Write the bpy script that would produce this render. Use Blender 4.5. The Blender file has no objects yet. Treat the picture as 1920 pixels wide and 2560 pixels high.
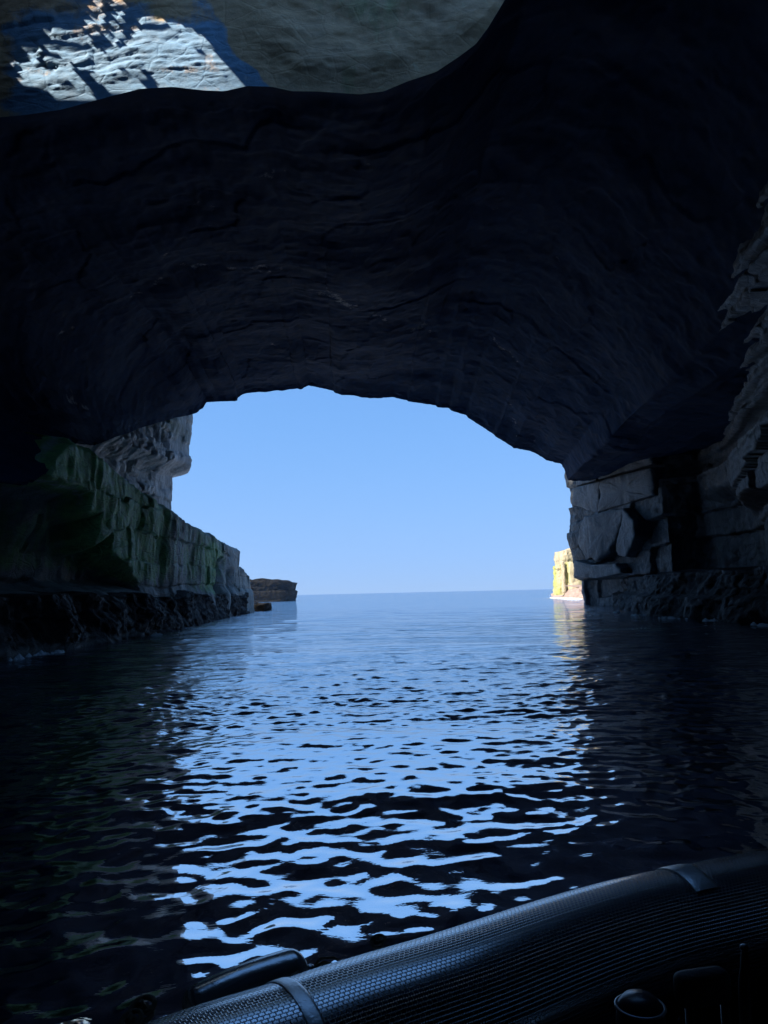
import bpy, bmesh, math, random
import numpy as np
from mathutils import Vector, Matrix

random.seed(4)
S = bpy.context.scene
COL = S.collection
R = math.radians

# ------------------------------------------------------------------ camera
EYE, FPX, PITCH, ROLL = 1.7, 1924.0, R(5.88), R(1.32)

def ray(px, py):
    x = (px - 960) / FPX; y = (1280 - py) / FPX
    c, s = math.cos(ROLL), math.sin(ROLL)
    wx = x * c + y * s; u = -x * s + y * c
    cp, sp = math.cos(PITCH), math.sin(PITCH)
    return np.array([wx, cp - u * sp, sp + u * cp])

def at_depth(px, py, Y):
    d = ray(px, py)
    return np.array([0, 0, EYE]) + d * (Y / d[1])

def at_height(px, py, z):
    d = ray(px, py)
    return np.array([0, 0, EYE]) + d * ((z - EYE) / d[2])

cd = bpy.data.cameras.new('camera'); cam = bpy.data.objects.new('camera', cd); COL.objects.link(cam)
cd.sensor_fit = 'VERTICAL'; cd.sensor_height = 36.0; cd.sensor_width = 27.0
cd.lens = 36.0 * FPX / 2560.0
cd.clip_start = 0.05; cd.clip_end = 60000
fwd = Vector((0, math.cos(PITCH), math.sin(PITCH)))
up0 = Vector((0, -math.sin(PITCH), math.cos(PITCH))); rt0 = Vector((1, 0, 0))
c_, s_ = math.cos(ROLL), math.sin(ROLL)
rt = rt0 * c_ - up0 * s_; up = up0 * c_ + rt0 * s_
M = Matrix((rt, up, -fwd)).transposed().to_4x4(); M.translation = (0, 0, EYE)
cam.matrix_world = M
S.camera = cam

EL, AZ = R(45), R(-120)          # sun: high on the left, a little behind the boat
SUN = np.array([math.sin(AZ) * math.cos(EL), math.cos(AZ) * math.cos(EL), math.sin(EL)])

# ------------------------------------------------------------------ numpy noise
def hsh(*a, seed=0):
    h = np.full(np.broadcast(*a).shape if len(a) > 1 else np.shape(a[0]), (seed * 374761393 + 668265263) & 0xffffffff, np.uint32)
    for k, v in enumerate(a):
        v = np.asarray(v).astype(np.int64).astype(np.uint32)
        h = h ^ (v * np.uint32([374761393, 668265263, 2246822519, 3266489917][k % 4]))
        h = (h << np.uint32(13)) | (h >> np.uint32(19))
        h = h * np.uint32(1274126177)
        h = h ^ (h >> np.uint32(15))
    h = h * np.uint32(2246822519); h = h ^ (h >> np.uint32(13))
    return h.astype(np.float64) / 4294967295.0

def vnoise(x, y, z, seed=0):
    x, y, z = np.broadcast_arrays(np.asarray(x, float), np.asarray(y, float), np.asarray(z, float))
    ix, iy, iz = np.floor(x), np.floor(y), np.floor(z)
    fx, fy, fz = x - ix, y - iy, z - iz
    fx, fy, fz = [f * f * f * (f * (f * 6 - 15) + 10) for f in (fx, fy, fz)]
    r = 0
    for dx in (0, 1):
        for dy in (0, 1):
            for dz in (0, 1):
                w = (fx if dx else 1 - fx) * (fy if dy else 1 - fy) * (fz if dz else 1 - fz)
                r = r + w * hsh(ix + dx, iy + dy, iz + dz, seed=seed)
    return r * 2 - 1

def fbm(x, y, z, oct=5, seed=0, gain=0.5):
    r, a, f = 0, 1.0, 1.0
    for o in range(oct):
        r = r + a * vnoise(x * f + 17.3 * o, y * f - 9.1 * o, z * f + 4.7 * o, seed + o); a *= gain; f *= 2.03
    return r

def sstep(a, b, x):
    t = np.clip((x - a) / (b - a), 0, 1); return t * t * (3 - 2 * t)

def layers(z, thick, seed):
    """irregular bedding: index of the bed and distance to its nearest boundary"""
    rs = np.random.RandomState(seed)
    b = -20 + np.concatenate([[0], np.cumsum(thick * (0.55 + 0.9 * rs.rand(120)))])
    i = np.searchsorted(b, z)
    i = np.clip(i, 1, len(b) - 1)
    d = np.minimum(z - b[i - 1], b[i] - z)
    return i, d

def blocky(w, z, seed, thick=1.4, joint=3.2, amp=0.5, jig=0.12):
    zz = z + jig * vnoise(w * .35, z * .3, 3.1, seed) + jig * .5 * vnoise(w * 1.3, z * 1.1, 1.1, seed + 3)
    i, d = layers(zz, thick, seed)
    jw = joint * (0.6 + 0.9 * hsh(i, seed=seed + 7))
    ww = (w + 40 + 11.7 * hsh(i, seed=seed + 8) + .22 * vnoise(w * .8, zz * 1.5, 7.7, seed + 4)) / jw
    j = np.floor(ww); dj = np.minimum(ww - j, 1 - (ww - j)) * jw
    o = amp * (hsh(i, seed=seed + 1) - .5) + amp * .9 * (hsh(i, j, seed=seed + 2) - .5)
    tilt = (hsh(i, j, seed=seed + 5) - .5) * (ww - j - .5) * amp * .9
    g = np.minimum(d, dj)
    return o + tilt - .16 * amp * np.exp(-(g / .07) ** 2)

# ------------------------------------------------------------------ mesh helpers
def link(name, me, mat, parent=None, smooth=False):
    if mat: me.materials.append(mat)
    o = bpy.data.objects.new(name, me); COL.objects.link(o)
    if parent: o.parent = parent
    if smooth:
        me.polygons.foreach_set('use_smooth', [True] * len(me.polygons))
    return o

def grid_mesh(name, P, mat, parent=None, smooth=False, closed=False, attrs=None, flip=False):
    """P: (rows, cols, 3)"""
    r, c = P.shape[:2]
    idx = np.arange(r * c).reshape(r, c)
    a = idx[:-1, :]; b = idx[1:, :]
    if closed:
        q = np.stack([a, np.roll(a, -1, 1), np.roll(b, -1, 1), b], -1)
    else:
        q = np.stack([a[:, :-1], a[:, 1:], b[:, 1:], b[:, :-1]], -1)
    q = q.reshape(-1, 4)
    if flip: q = q[:, ::-1]
    me = bpy.data.meshes.new(name)
    me.vertices.add(r * c); me.vertices.foreach_set('co', P.reshape(-1).astype(np.float32))
    n = len(q)
    me.loops.add(4 * n); me.loops.foreach_set('vertex_index', q.reshape(-1).astype(np.int32))
    me.polygons.add(n); me.polygons.foreach_set('loop_start', np.arange(0, 4 * n, 4, dtype=np.int32))
    me.polygons.foreach_set('loop_total', np.full(n, 4, np.int32))
    me.update(calc_edges=True)
    for k, v in (attrs or {}).items():
        at = me.attributes.new(k, 'FLOAT', 'POINT'); at.data.foreach_set('value', np.asarray(v, np.float32).reshape(-1))
    return link(name, me, mat, parent, smooth)

def grid_normals(P):
    du = np.gradient(P, axis=1); dv = np.gradient(P, axis=0)
    n = np.cross(du, dv); n /= np.linalg.norm(n, axis=-1, keepdims=True) + 1e-9
    return n

def resample(pts, step=None, n=None, smooth=0):
    p = np.array(pts, float)
    for _ in range(smooth):
        q = np.empty((2 * len(p), p.shape[1])); q[0::2] = p; q[1::2] = p
        q[0:-2:2] = p[:-1] * .75 + p[1:] * .25; q[1:-1:2] = p[:-1] * .25 + p[1:] * .75
        q[0] = p[0]; q = np.vstack([p[:1], q[0:-2], p[-1:]]); p = q
    d = np.concatenate([[0], np.cumsum(np.linalg.norm(np.diff(p, axis=0), axis=1))])
    if n is None: n = int(d[-1] / step) + 1
    t = np.linspace(0, d[-1], n)
    return np.stack([np.interp(t, d, p[:, k]) for k in range(p.shape[1])], -1), t

def wall_sheet(name, path, zlo, zhi, disp, mat, parent=None, step=.1, zstep=.1, side=1, cap=(), smooth=0, closed=False, attrs=None, wave=0):
    """vertical rock sheet along a plan path; disp(w, z, X, Y) pushes it along its inner normal; cap = inward distances of the top"""
    p, w = resample(path, step=step, smooth=smooth)
    if closed: p = p[:-1]; w = w[:-1]
    if closed: t = np.roll(p, -1, 0) - np.roll(p, 1, 0)
    else: t = np.gradient(p, axis=0)
    k = 9
    ker = np.ones(k) / k
    if closed: t = np.stack([np.convolve(np.concatenate([t[-k:, i], t[:, i], t[:k, i]]), ker, 'same')[k:-k] for i in (0, 1)], -1)
    else: t = np.stack([np.convolve(np.pad(t[:, i], k, mode='edge'), ker, 'same')[k:-k] for i in (0, 1)], -1)
    t /= np.linalg.norm(t, axis=1, keepdims=True)
    nrm = np.stack([t[:, 1], -t[:, 0]], -1) * side
    zh = zhi(w, p) if callable(zhi) else np.full(len(w), float(zhi))
    nz = max(3, int((zh.max() - zlo) / zstep))
    f = np.linspace(0, 1, nz)
    Z = zlo + f[:, None] * (zh[None, :] - zlo)
    W = np.broadcast_to(w, Z.shape); X = np.broadcast_to(p[:, 0], Z.shape); Y = np.broadcast_to(p[:, 1], Z.shape)
    D = disp(W, Z, X, Y)
    P = np.stack([X + nrm[:, 0] * D, Y + nrm[:, 1] * D, Z], -1)
    rows = [P]
    if len(cap):
        last = P[-1]
        cen = p.mean(0)
        for cdist in cap:
            if closed:
                q = last.copy(); q[:, :2] = last[:, :2] * (1 - cdist) + cen * cdist
                q[:, 2] = last[:, 2] + (.25 * fbm(q[:, 0] * .4, q[:, 1] * .4, 0, 4, 91)) * min(1, cdist * 4)
            else:
                q = last.copy(); q[:, :2] -= nrm * cdist
                q[:, 2] = last[:, 2] + .04 * cdist + .2 * fbm(q[:, 0] * .5, q[:, 1] * .5, 0, 4, 91) * min(1, cdist)
            rows.append(q[None])
    P = np.concatenate(rows, 0)
    at = {}
    if attrs:
        for kk, fn in attrs.items():
            v = fn(W, Z, X, Y)
            if len(cap): v = np.concatenate([v, np.repeat(v[-1:], len(cap), 0)], 0)
            at[kk] = v
    return grid_mesh(name, P, mat, parent, closed=closed, attrs=at)

def thing(name, label, cat, loc=(0, 0, 0), group=None):
    o = bpy.data.objects.new(name, None); COL.objects.link(o); o.location = loc
    o['label'] = label; o['category'] = cat
    if group: o['group'] = group
    o.empty_display_size = .3
    bpy.context.view_layer.update()
    return o

def tag(o, label, cat, group=None):
    o['label'] = label; o['category'] = cat
    if group: o['group'] = group
    return o

def tube_mesh(name, pts, rad, mat, parent=None, n=12, caps=True, uv=False, smooth=True, closed=False):
    p = np.array(pts, float)
    rad = np.broadcast_to(np.asarray(rad, float), (len(p),))
    if closed: t = np.roll(p, -1, 0) - np.roll(p, 1, 0)
    else: t = np.gradient(p, axis=0)
    t /= np.linalg.norm(t, axis=1, keepdims=True)
    upv = np.array([0, 0, 1.0])
    if abs(t[:, 2]).max() > .9: upv = np.array([.3, 1, .1])
    a = np.cross(t, upv); a /= np.linalg.norm(a, axis=1, keepdims=True); b = np.cross(a, t)
    ang = np.linspace(0, 2 * math.pi, n, endpoint=False)
    P = p[:, None] + rad[:, None, None] * (np.cos(ang)[None, :, None] * a[:, None] + np.sin(ang)[None, :, None] * b[:, None])
    bm = bmesh.new()
    V = [[bm.verts.new(v) for v in row] for row in P]
    L = np.concatenate([[0], np.cumsum(np.linalg.norm(np.diff(p, axis=0), axis=1))])
    uvl = bm.loops.layers.uv.new('UVMap') if uv else None
    rng = range(len(p)) if closed else range(len(p) - 1)
    for i in rng:
        i2 = (i + 1) % len(p)
        for j in range(n):
            k = (j + 1) % n
            f = bm.faces.new((V[i][j], V[i][k], V[i2][k], V[i2][j])); f.smooth = smooth
            if uv:
                cc = 2 * math.pi * float(rad.max())
                us = [(L[i], j / n * cc), (L[i], (j + 1) / n * cc), (L[i2], (j + 1) / n * cc), (L[i2], j / n * cc)]
                for lp, u in zip(f.loops, us): lp[uvl].uv = u
    if caps and not closed:
        bm.faces.new(V[0][::-1]); bm.faces.new(V[-1])
    me = bpy.data.meshes.new(name); bm.to_mesh(me); bm.free()
    return link(name, me, mat, parent)

# ------------------------------------------------------------------ materials
class NT:
    def __init__(s, name):
        s.m = bpy.data.materials.new(name); s.m.use_nodes = True; s.t = s.m.node_tree; s.t.nodes.clear()
        s.out = s.n('ShaderNodeOutputMaterial')
    def n(s, typ, **kw):
        nd = s.t.nodes.new(typ)
        for k, v in kw.items():
            if k.startswith('i_'):
                key = k[2:]; key = int(key) if key.isdigit() else key.replace('_', ' ')
                nd.inputs[key].default_value = v
            else: setattr(nd, k, v)
        return nd
    def l(s, a, b): s.t.links.new(a, b)
    def ramp(s, src, stops):
        r = s.n('ShaderNodeValToRGB'); e = r.color_ramp.elements
        while len(e) < len(stops): e.new(.5)
        for k, (p, c) in enumerate(stops):
            e[k].position = p; e[k].color = (*c, 1) if len(c) == 3 else c
        s.l(src, r.inputs[0]); return r.outputs[0]
    def noise(s, vec, scale, detail=6, rough=.6, dist=0):
        nd = s.n('ShaderNodeTexNoise'); nd.inputs['Scale'].default_value = scale; nd.inputs['Detail'].default_value = detail
        nd.inputs['Roughness'].default_value = rough; nd.inputs['Distortion'].default_value = dist
        s.l(vec, nd.inputs['Vector']); return nd.outputs[0]
    def mapping(s, vec, scale=(1, 1, 1), rot=(0, 0, 0)):
        m = s.n('ShaderNodeMapping'); m.inputs['Scale'].default_value = scale; m.inputs['Rotation'].default_value = rot
        s.l(vec, m.inputs['Vector']); return m.outputs[0]
    def mix(s, fac, a, b, blend='MIX'):
        m = s.n('ShaderNodeMix', data_type='RGBA', blend_type=blend)
        for sock, v in ((m.inputs[0], fac), (m.inputs[6], a), (m.inputs[7], b)):
            if hasattr(v, 'is_linked') or hasattr(v, 'links'): s.l(v, sock)
            elif isinstance(v, (int, float)): sock.default_value = v
            else: sock.default_value = (*v, 1)
        return m.outputs[2]
    def math(s, op, a, b=0.0, clamp=False):
        m = s.n('ShaderNodeMath', operation=op, use_clamp=clamp)
        for sock, v in ((m.inputs[0], a), (m.inputs[1], b)):
            if hasattr(v, 'links'): s.l(v, sock)
            else: sock.default_value = v
        return m.outputs[0]
    def attr(s, name):
        a = s.n('ShaderNodeAttribute'); a.attribute_name = name; return a.outputs['Fac']

def rock_material(name, dark, mid, light, scale=1.0, rough=.55, bump=.5, bumpd=.12, strata=(1, 1, 4), green=None, pale=None, streak=None, spec=.5, shade=None):
    T = NT(name)
    co = T.n('ShaderNodeTexCoord').outputs['Object']
    v1 = T.mapping(co, tuple(.35 * scale * k for k in strata))
    n1 = T.noise(v1, 1.0, 8, .65, .3)
    v2 = T.mapping(co, tuple(2.2 * scale * k for k in strata))
    n2 = T.noise(v2, 1.0, 8, .7)
    c1 = T.ramp(n1, [(.3, dark), (.5, mid), (.72, light)])
    c2 = T.ramp(n2, [(.3, tuple(.45 * x for x in mid)), (.55, mid), (.8, tuple(min(1, 1.7 * x) for x in light))])
    col = T.mix(.5, c1, c2)
    if streak is not None:       # vertical drip stains
        vs = T.mapping(co, (1.6, 1.6, .3))
        ns = T.noise(vs, 1.0, 6, .65)
        f = T.ramp(ns, [(.5, (0, 0, 0)), (.72, (1, 1, 1))])
        col = T.mix(T.math('MULTIPLY', f, .75), col, streak)
        vs2 = T.mapping(co, (2.7, 2.7, .35))
        ns2 = T.noise(vs2, 1.0, 5, .6)
        f2 = T.ramp(ns2, [(.35, (1, 1, 1)), (.5, (0, 0, 0))])
        col = T.mix(T.math('MULTIPLY', f2, .4), col, tuple(.35 * x for x in dark))
    if green is not None:
        na = T.noise(T.mapping(co, (1.5, 1.5, .5)), 1.0, 7, .7)
        ga = T.math('ADD', T.attr('algae'), T.math('MULTIPLY', T.math('SUBTRACT', na, .5), 1.3))
        gf = T.ramp(ga, [(.3, (0, 0, 0)), (.75, (1, 1, 1))])
        gcol = T.ramp(n2, [(.3, tuple(.5 * x for x in green)), (.7, tuple(1.35 * x for x in green))])
        col = T.mix(T.math('MULTIPLY', gf, .9), col, gcol)
    if pale is not None:
        np_ = T.noise(T.mapping(co, (3, 3, 3)), 1.0, 8, .75)
        pa = T.math('ADD', T.attr('pale'), T.math('MULTIPLY', T.math('SUBTRACT', np_, .5), 1.1))
        pf = T.ramp(pa, [(.35, (0, 0, 0)), (.7, (1, 1, 1))])
        pc = T.ramp(n2, [(.3, tuple(.6 * x for x in pale)), (.65, pale)])
        col = T.mix(pf, col, pc)
    if shade is not None:  # shade painted into the base colour
        wf = T.attr('shade')
        col = T.mix(wf, col, shade)
    b = T.n('ShaderNodeBsdfPrincipled')
    T.l(col, b.inputs['Base Color'])
    rr = T.ramp(n2, [(.3, (rough - .18,) * 3), (.7, (min(1, rough + .2),) * 3)])
    T.l(rr, b.inputs['Roughness'])
    b.inputs['Specular IOR Level'].default_value = spec
    n3 = T.noise(T.mapping(co, (6 * scale, 6 * scale, 9 * scale)), 1.0, 8, .75)
    vo = T.n('ShaderNodeTexVoronoi'); vo.feature = 'DISTANCE_TO_EDGE'; vo.inputs['Scale'].default_value = 1.1 * scale
    T.l(T.mapping(co, strata), vo.inputs['Vector'])
    crack = T.ramp(vo.outputs[0], [(0, (0, 0, 0)), (.06, (1, 1, 1))])
    hgt = T.math('ADD', T.math('ADD', T.math('MULTIPLY', n2, 1.0), T.math('MULTIPLY', n3, .45)), T.math('MULTIPLY', crack, .22))
    bp = T.n('ShaderNodeBump'); bp.inputs['Strength'].default_value = bump; bp.inputs['Distance'].default_value = bumpd
    T.l(hgt, bp.inputs['Height']); T.l(bp.outputs[0], b.inputs['Normal'])
    T.l(b.outputs[0], T.out.inputs[0])
    return T.m

def plain(name, col, rough=.5, spec=.5, bump=0, bscale=60, metal=0, ior=1.5):
    T = NT(name)
    co = T.n('ShaderNodeTexCoord').outputs['Object']
    n = T.noise(co, bscale, 4, .6)
    b = T.n('ShaderNodeBsdfPrincipled')
    T.l(T.ramp(n, [(.3, tuple(.75 * x for x in col)), (.7, tuple(min(1, 1.15 * x) for x in col))]), b.inputs['Base Color'])
    b.inputs['Roughness'].default_value = rough; b.inputs['Specular IOR Level'].default_value = spec
    b.inputs['Metallic'].default_value = metal; b.inputs['IOR'].default_value = ior
    if bump:
        bp = T.n('ShaderNodeBump'); bp.inputs['Strength'].default_value = bump; bp.inputs['Distance'].default_value = .01
        T.l(n, bp.inputs['Height']); T.l(bp.outputs[0], b.inputs['Normal'])
    T.l(b.outputs[0], T.out.inputs[0]); return T.m

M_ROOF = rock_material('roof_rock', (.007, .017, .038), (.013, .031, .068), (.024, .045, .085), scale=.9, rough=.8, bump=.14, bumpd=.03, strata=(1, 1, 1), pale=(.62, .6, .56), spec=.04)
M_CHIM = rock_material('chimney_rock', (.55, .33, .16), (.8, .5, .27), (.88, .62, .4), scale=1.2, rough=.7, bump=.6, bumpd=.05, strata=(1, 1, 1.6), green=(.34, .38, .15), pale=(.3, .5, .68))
M_LEDGE = rock_material('ledge_rock', (.13, .145, .135), (.25, .27, .25), (.42, .42, .4), scale=1.0, rough=.6, bump=.8, bumpd=.12, strata=(1, 1, 1.5), green=(.2, .43, .11), pale=(.55, .55, .52), streak=(.27, .3, .23))
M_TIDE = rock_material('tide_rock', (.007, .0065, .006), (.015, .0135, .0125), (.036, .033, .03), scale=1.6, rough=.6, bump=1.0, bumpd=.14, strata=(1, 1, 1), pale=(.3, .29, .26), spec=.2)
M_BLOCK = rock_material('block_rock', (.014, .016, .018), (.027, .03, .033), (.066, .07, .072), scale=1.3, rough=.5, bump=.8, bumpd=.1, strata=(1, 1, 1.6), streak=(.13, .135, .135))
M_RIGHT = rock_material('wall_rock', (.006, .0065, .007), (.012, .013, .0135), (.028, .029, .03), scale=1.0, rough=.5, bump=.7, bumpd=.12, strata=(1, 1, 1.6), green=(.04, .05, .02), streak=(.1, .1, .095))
M_CLIFF = rock_material('cliff_rock', (.3, .31, .31), (.52, .53, .52), (.72, .72, .7), scale=.9, rough=.65, bump=.8, bumpd=.15, strata=(1, 1, .6), green=(.12, .17, .09), streak=(.8, .8, .77), shade=(.05, .055, .055))
M_STACK = rock_material('stack_rock', (.22, .17, .1), (.42, .34, .2), (.6, .5, .33), scale=.8, rough=.75, bump=.7, bumpd=.15, strata=(1, 1, .3), green=(.36, .36, .07), streak=(.55, .45, .28))
M_STACKB = rock_material('stack_base_rock', (.2, .12, .08), (.4, .27, .2), (.55, .42, .33), scale=1.2, rough=.7, bump=.9, bumpd=.2, strata=(1, 1, 1), streak=None)
M_ISLET = rock_material('islet_rock', spec=.1, dark=(.005, .004, .003), mid=(.010, .008, .006), light=(.03, .026, .018), scale=.6, rough=.7, bump=.8, bumpd=.3, strata=(1, 1, 1.5))
M_TURF = plain('turf', (.06, .09, .03), .9, .2)

# ------------------------------------------------------------------ cave roof
LIP = [(60, 1215, 24), (90, 1200, 26), (116, 1182, 27), (150, 1140, 28.5), (198, 1102, 31), (225, 1113, 34), (251, 1109, 38), (290, 1092, 43), (320, 1084, 46),
       (350, 1070, 49), (410, 1053, 53), (440, 1044, 55), (473, 1038, 57), (490, 1032, 57.4), (507, 1021, 58), (517, 1006, 58), (535, 1005, 58), (549, 1004, 58.5), (570, 1004, 58.5), (593, 1002, 59), (595, 994, 59), (605, 988, 59),
       (616, 983, 59.3), (642, 980, 59.5), (665, 980, 59.5), (692, 976, 59.5), (705, 977, 59.7), (743, 971, 60), (752, 974, 60), (772, 964, 60), (790, 967, 60), (806, 971, 60.3), (834, 977, 60.5), (838, 982, 60.5),
       (853, 988, 60.5), (885, 989, 60.8), (903, 994, 61), (945, 996, 61), (981, 993, 61.3), (995, 996, 61.3), (1017, 1000, 61.5), (1021, 1004, 61.5), (1080, 1012, 62), (1089, 1014, 62),
       (1093, 1018, 62), (1122, 1020, 62), (1128, 1026, 62), (1142, 1031, 62), (1165, 1038, 62.3), (1170, 1044, 62.3), (1196, 1061, 62.5), (1233, 1085, 62.6), (1238, 1092, 62.6), (1263, 1105, 62.8),
       (1284, 1120, 62.9), (1324, 1127, 63), (1345, 1136, 63), (1365, 1149, 63), (1385, 1155, 63), (1405, 1161, 63.2), (1413, 1180, 63.5), (1420, 1200, 64), (1434, 1202, 65)]
lip3 = [at_depth(*q) for q in LIP] + [np.array([20.5, 68, 11.0]), np.array([31, 72, 11.0])]
EDGE = [(0, 293), (60, 288), (150, 275), (280, 240), (350, 222), (430, 217), (510, 226), (560, 228), (620, 215), (680, 217), (730, 228), (800, 229), (900, 236),
        (960, 228), (1020, 203), (1090, 180), (1150, 140), (1190, 110), (1220, 70), (1262, 0)]
edge3 = [np.array(v) for v in ((-17.0, 21.5, 6.0), (-18.5, 21.5, 10.5), (-17.5, 21.8, 14.0), (-14.6, 22.0, 15.7))]
edge3 += [at_depth(x, y, 22) for x, y in EDGE]
edge3 += [np.array(v) for v in ((5.0, 21.8, 20.8), (7.2, 21.6, 21.3), (9.8, 21.2, 20.6), (11.4, 20.8, 19.2), (13.0, 20.3, 16.2), (14.6, 20, 13.6), (16.5, 20, 12.0), (20.5, 20, 11), (31, 20, 11))]

def sample_curve(pts, key, n):
    p = np.array(pts)
    return np.stack([np.interp(np.linspace(0, 1, n), key, p[:, k]) for k in range(3)], -1)

def chord(pts):
    p = np.array(pts); d = np.concatenate([[0], np.cumsum(np.linalg.norm(np.diff(p[:, [0, 2]], axis=0), axis=1))]); return d / d[-1]

NS, NTT = 760, 430
kl = chord(lip3); ke = chord(edge3)
A = sample_curve(lip3, kl, NS); B = sample_curve(edge3, ke, NS)
t = np.linspace(0, 1, NTT)[:, None, None]
tt = t ** 1.25
P = A[None] * (1 - tt) + B[None] * tt
bulge = np.sin(math.pi * t[..., 0]) ** .8
P[..., 2] += 1.3 * bulge * sstep(9, 15, P[..., 2])
N = grid_normals(P)
cx = np.array([2.0, 40, 3.0])
sgn = np.sign(((cx - P) * N).sum(-1, keepdims=True)); N = N * sgn
x, y, z = P[..., 0], P[..., 1], P[..., 2]
dl = np.linalg.norm(P - A[None], axis=-1); de = np.linalg.norm(P - B[None], axis=-1)
fade = sstep(0, 2.5, dl) * sstep(0, 1.5, de)
h = fbm(x * .07, y * .11, z * .08, 3, 11) * 1.5 + .16 * fbm(x * .5, y * .6, z * .4, 3, 21)
q = h * 2.4; qi = np.floor(q); qf = q - qi
ter = (qi + sstep(.0, .16, qf)) / 2.4
edge_m = np.exp(-((qf - .09) / .075) ** 2)
wx = x + .9 * vnoise(x * .35, y * .35, z * .3, 44) + .25 * vnoise(x * 1.6, y * 1.6, z, 45)
wy = y + 1.1 * vnoise(x * .3, y * .3, z * .3, 46) + .25 * vnoise(x * 1.5, y * 1.5, z, 47)
ci = np.floor(wx / 2.3 + .35 * wy / 3.1); cj = np.floor(wy / 3.4 + .37 * hsh(ci, seed=3))
ck = np.floor(wx / .9 + .6 * wy); cl = np.floor(wy / 1.5 + .5 * hsh(ck, seed=4))
slabs = .09 * (hsh(ci, cj, seed=5) - .5) + .035 * (hsh(ck, cl, seed=6) - .5) * sstep(-.2, .4, vnoise(x * .2, y * .2, z * .2, 48))
rough_ = 0; am_ = 1.0; fq_ = .9
for o_ in range(5):
    rough_ = rough_ + am_ * (1 - 2 * np.abs(vnoise(x * fq_ + 7 * o_, y * fq_ * .8, z * fq_ + 3 * o_, 60 + o_))); am_ *= .55; fq_ *= 2.1
d = slabs + .04 * rough_ + .3 * fbm(x * .12, y * .15, z * .12, 3, 31)
d = d * fade + (.008 + .06 * sstep(1.6, .2, dl)) * fbm(x * 2.2, y * 2.2, z * 2.2, 4, 41)
P = P + N * d[..., None]
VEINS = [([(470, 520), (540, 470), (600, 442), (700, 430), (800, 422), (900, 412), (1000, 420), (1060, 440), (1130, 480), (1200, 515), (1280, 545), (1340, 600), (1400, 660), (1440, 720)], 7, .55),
         ([(60, 900), (140, 845), (210, 800), (290, 765), (380, 710), (420, 680), (455, 664), (540, 658), (620, 668), (690, 680), (765, 712), (850, 750), (965, 803), (1010, 812), (1080, 818)], 8, .8),
         ([(1185, 820), (1215, 840), (1260, 870), (1300, 900)], 6, .7), ([(330, 610), (410, 590), (470, 578), (520, 540), (560, 495)], 7, .6), ([(390, 700), (460, 580), (540, 560), (600, 590), (625, 600)], 6, .6),
         ([(670, 820), (690, 855), (710, 880), (740, 890)], 7, .6), ([(1265, 1000), (1280, 1050), (1310, 1090), (1335, 1115)], 9, .7), ([(180, 985), (210, 1005), (230, 1020)], 8, .8), ([(350, 1020), (440, 985), (560, 965), (680, 945)], 6, .45)]
rx = P - np.array([0, 0, EYE])
fw_, up_v, rt_v = np.array(fwd), np.array(up), np.array(rt)
zc = rx @ fw_; U = 960 + FPX * (rx @ rt_v) / zc; V = 1280 - FPX * (rx @ up_v) / zc
wobx = 14 * vnoise(U * .02, V * .02, 0, 52) + 6 * vnoise(U * .07, V * .07, 0, 53); woby = 12 * vnoise(U * .018, V * .02, 5, 54) + 6 * vnoise(U * .07, V * .07, 5, 55)
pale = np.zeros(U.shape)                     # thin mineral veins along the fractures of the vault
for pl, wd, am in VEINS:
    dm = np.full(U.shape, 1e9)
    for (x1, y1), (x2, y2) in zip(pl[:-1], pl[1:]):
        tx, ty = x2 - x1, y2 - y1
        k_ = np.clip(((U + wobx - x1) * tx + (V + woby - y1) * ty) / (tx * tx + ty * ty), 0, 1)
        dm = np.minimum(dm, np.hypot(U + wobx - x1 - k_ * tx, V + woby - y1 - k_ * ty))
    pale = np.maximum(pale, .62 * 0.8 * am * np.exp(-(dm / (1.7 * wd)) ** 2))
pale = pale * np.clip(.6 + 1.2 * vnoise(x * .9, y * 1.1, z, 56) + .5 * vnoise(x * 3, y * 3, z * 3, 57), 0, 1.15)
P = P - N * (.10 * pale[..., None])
# outward face of the headland above the lip
rows = []
lw = sstep(58, 48, A[:, 1])                     # on the left the lip opens sideways, so its outer face leans away
for k, (dy, dz, zt) in enumerate(((.5, .5, 0), (1.0, 1.4, 0), (1.3, 3.5, 0), (1.5, 0, 25))):
    q = P[0].copy()
    nz_ = q[:, 2] + dz if not zt else np.full(NS, float(zt)); nl_ = q[:, 2] + (.2, .6, 1.6, 0)[k] if not zt else np.full(NS, 23.0)
    sh = (.4, 1.2, 2.2, 2.4)[k] * (1 + 3 * sstep(37, 28, A[:, 1]))
    q[:, 0] -= lw * sh; q[:, 1] += (1 - lw) * dy + lw * .3
    q[:, 2] = (1 - lw) * nz_ + lw * nl_
    rows.insert(0, q[None])
toprow = rows[0][0]
P = np.concatenate(rows + [P], 0); pale = np.concatenate([np.zeros((4, NS)), pale], 0)
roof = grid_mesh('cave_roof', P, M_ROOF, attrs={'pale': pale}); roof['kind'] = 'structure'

# ------------------------------------------------------------------ chimney over the boat
Ztop = 22.6
nr, ncx = 120, 520
Bc = sample_curve(edge3, ke, 2600)
sel = (Bc[:, 2] > 12.4) & (Bc[:, 0] < 20); Bc = Bc[sel]
keyx = np.concatenate([[0], np.cumsum(np.linalg.norm(np.diff(Bc[:, [0, 2]], axis=0), axis=1))]); keyx /= keyx[-1]
Bs = np.stack([np.interp(np.linspace(0, 1, ncx), keyx, Bc[:, k]) for k in range(3)], -1)
f = (np.linspace(0, 1, nr) ** 1.6)[:, None]
X = np.broadcast_to(Bs[:, 0], (nr, ncx)); Z = Bs[:, 2] * (1 - f) + (Ztop + .5) * f; Y = np.broadcast_to(Bs[:, 1], (nr, ncx))
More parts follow.
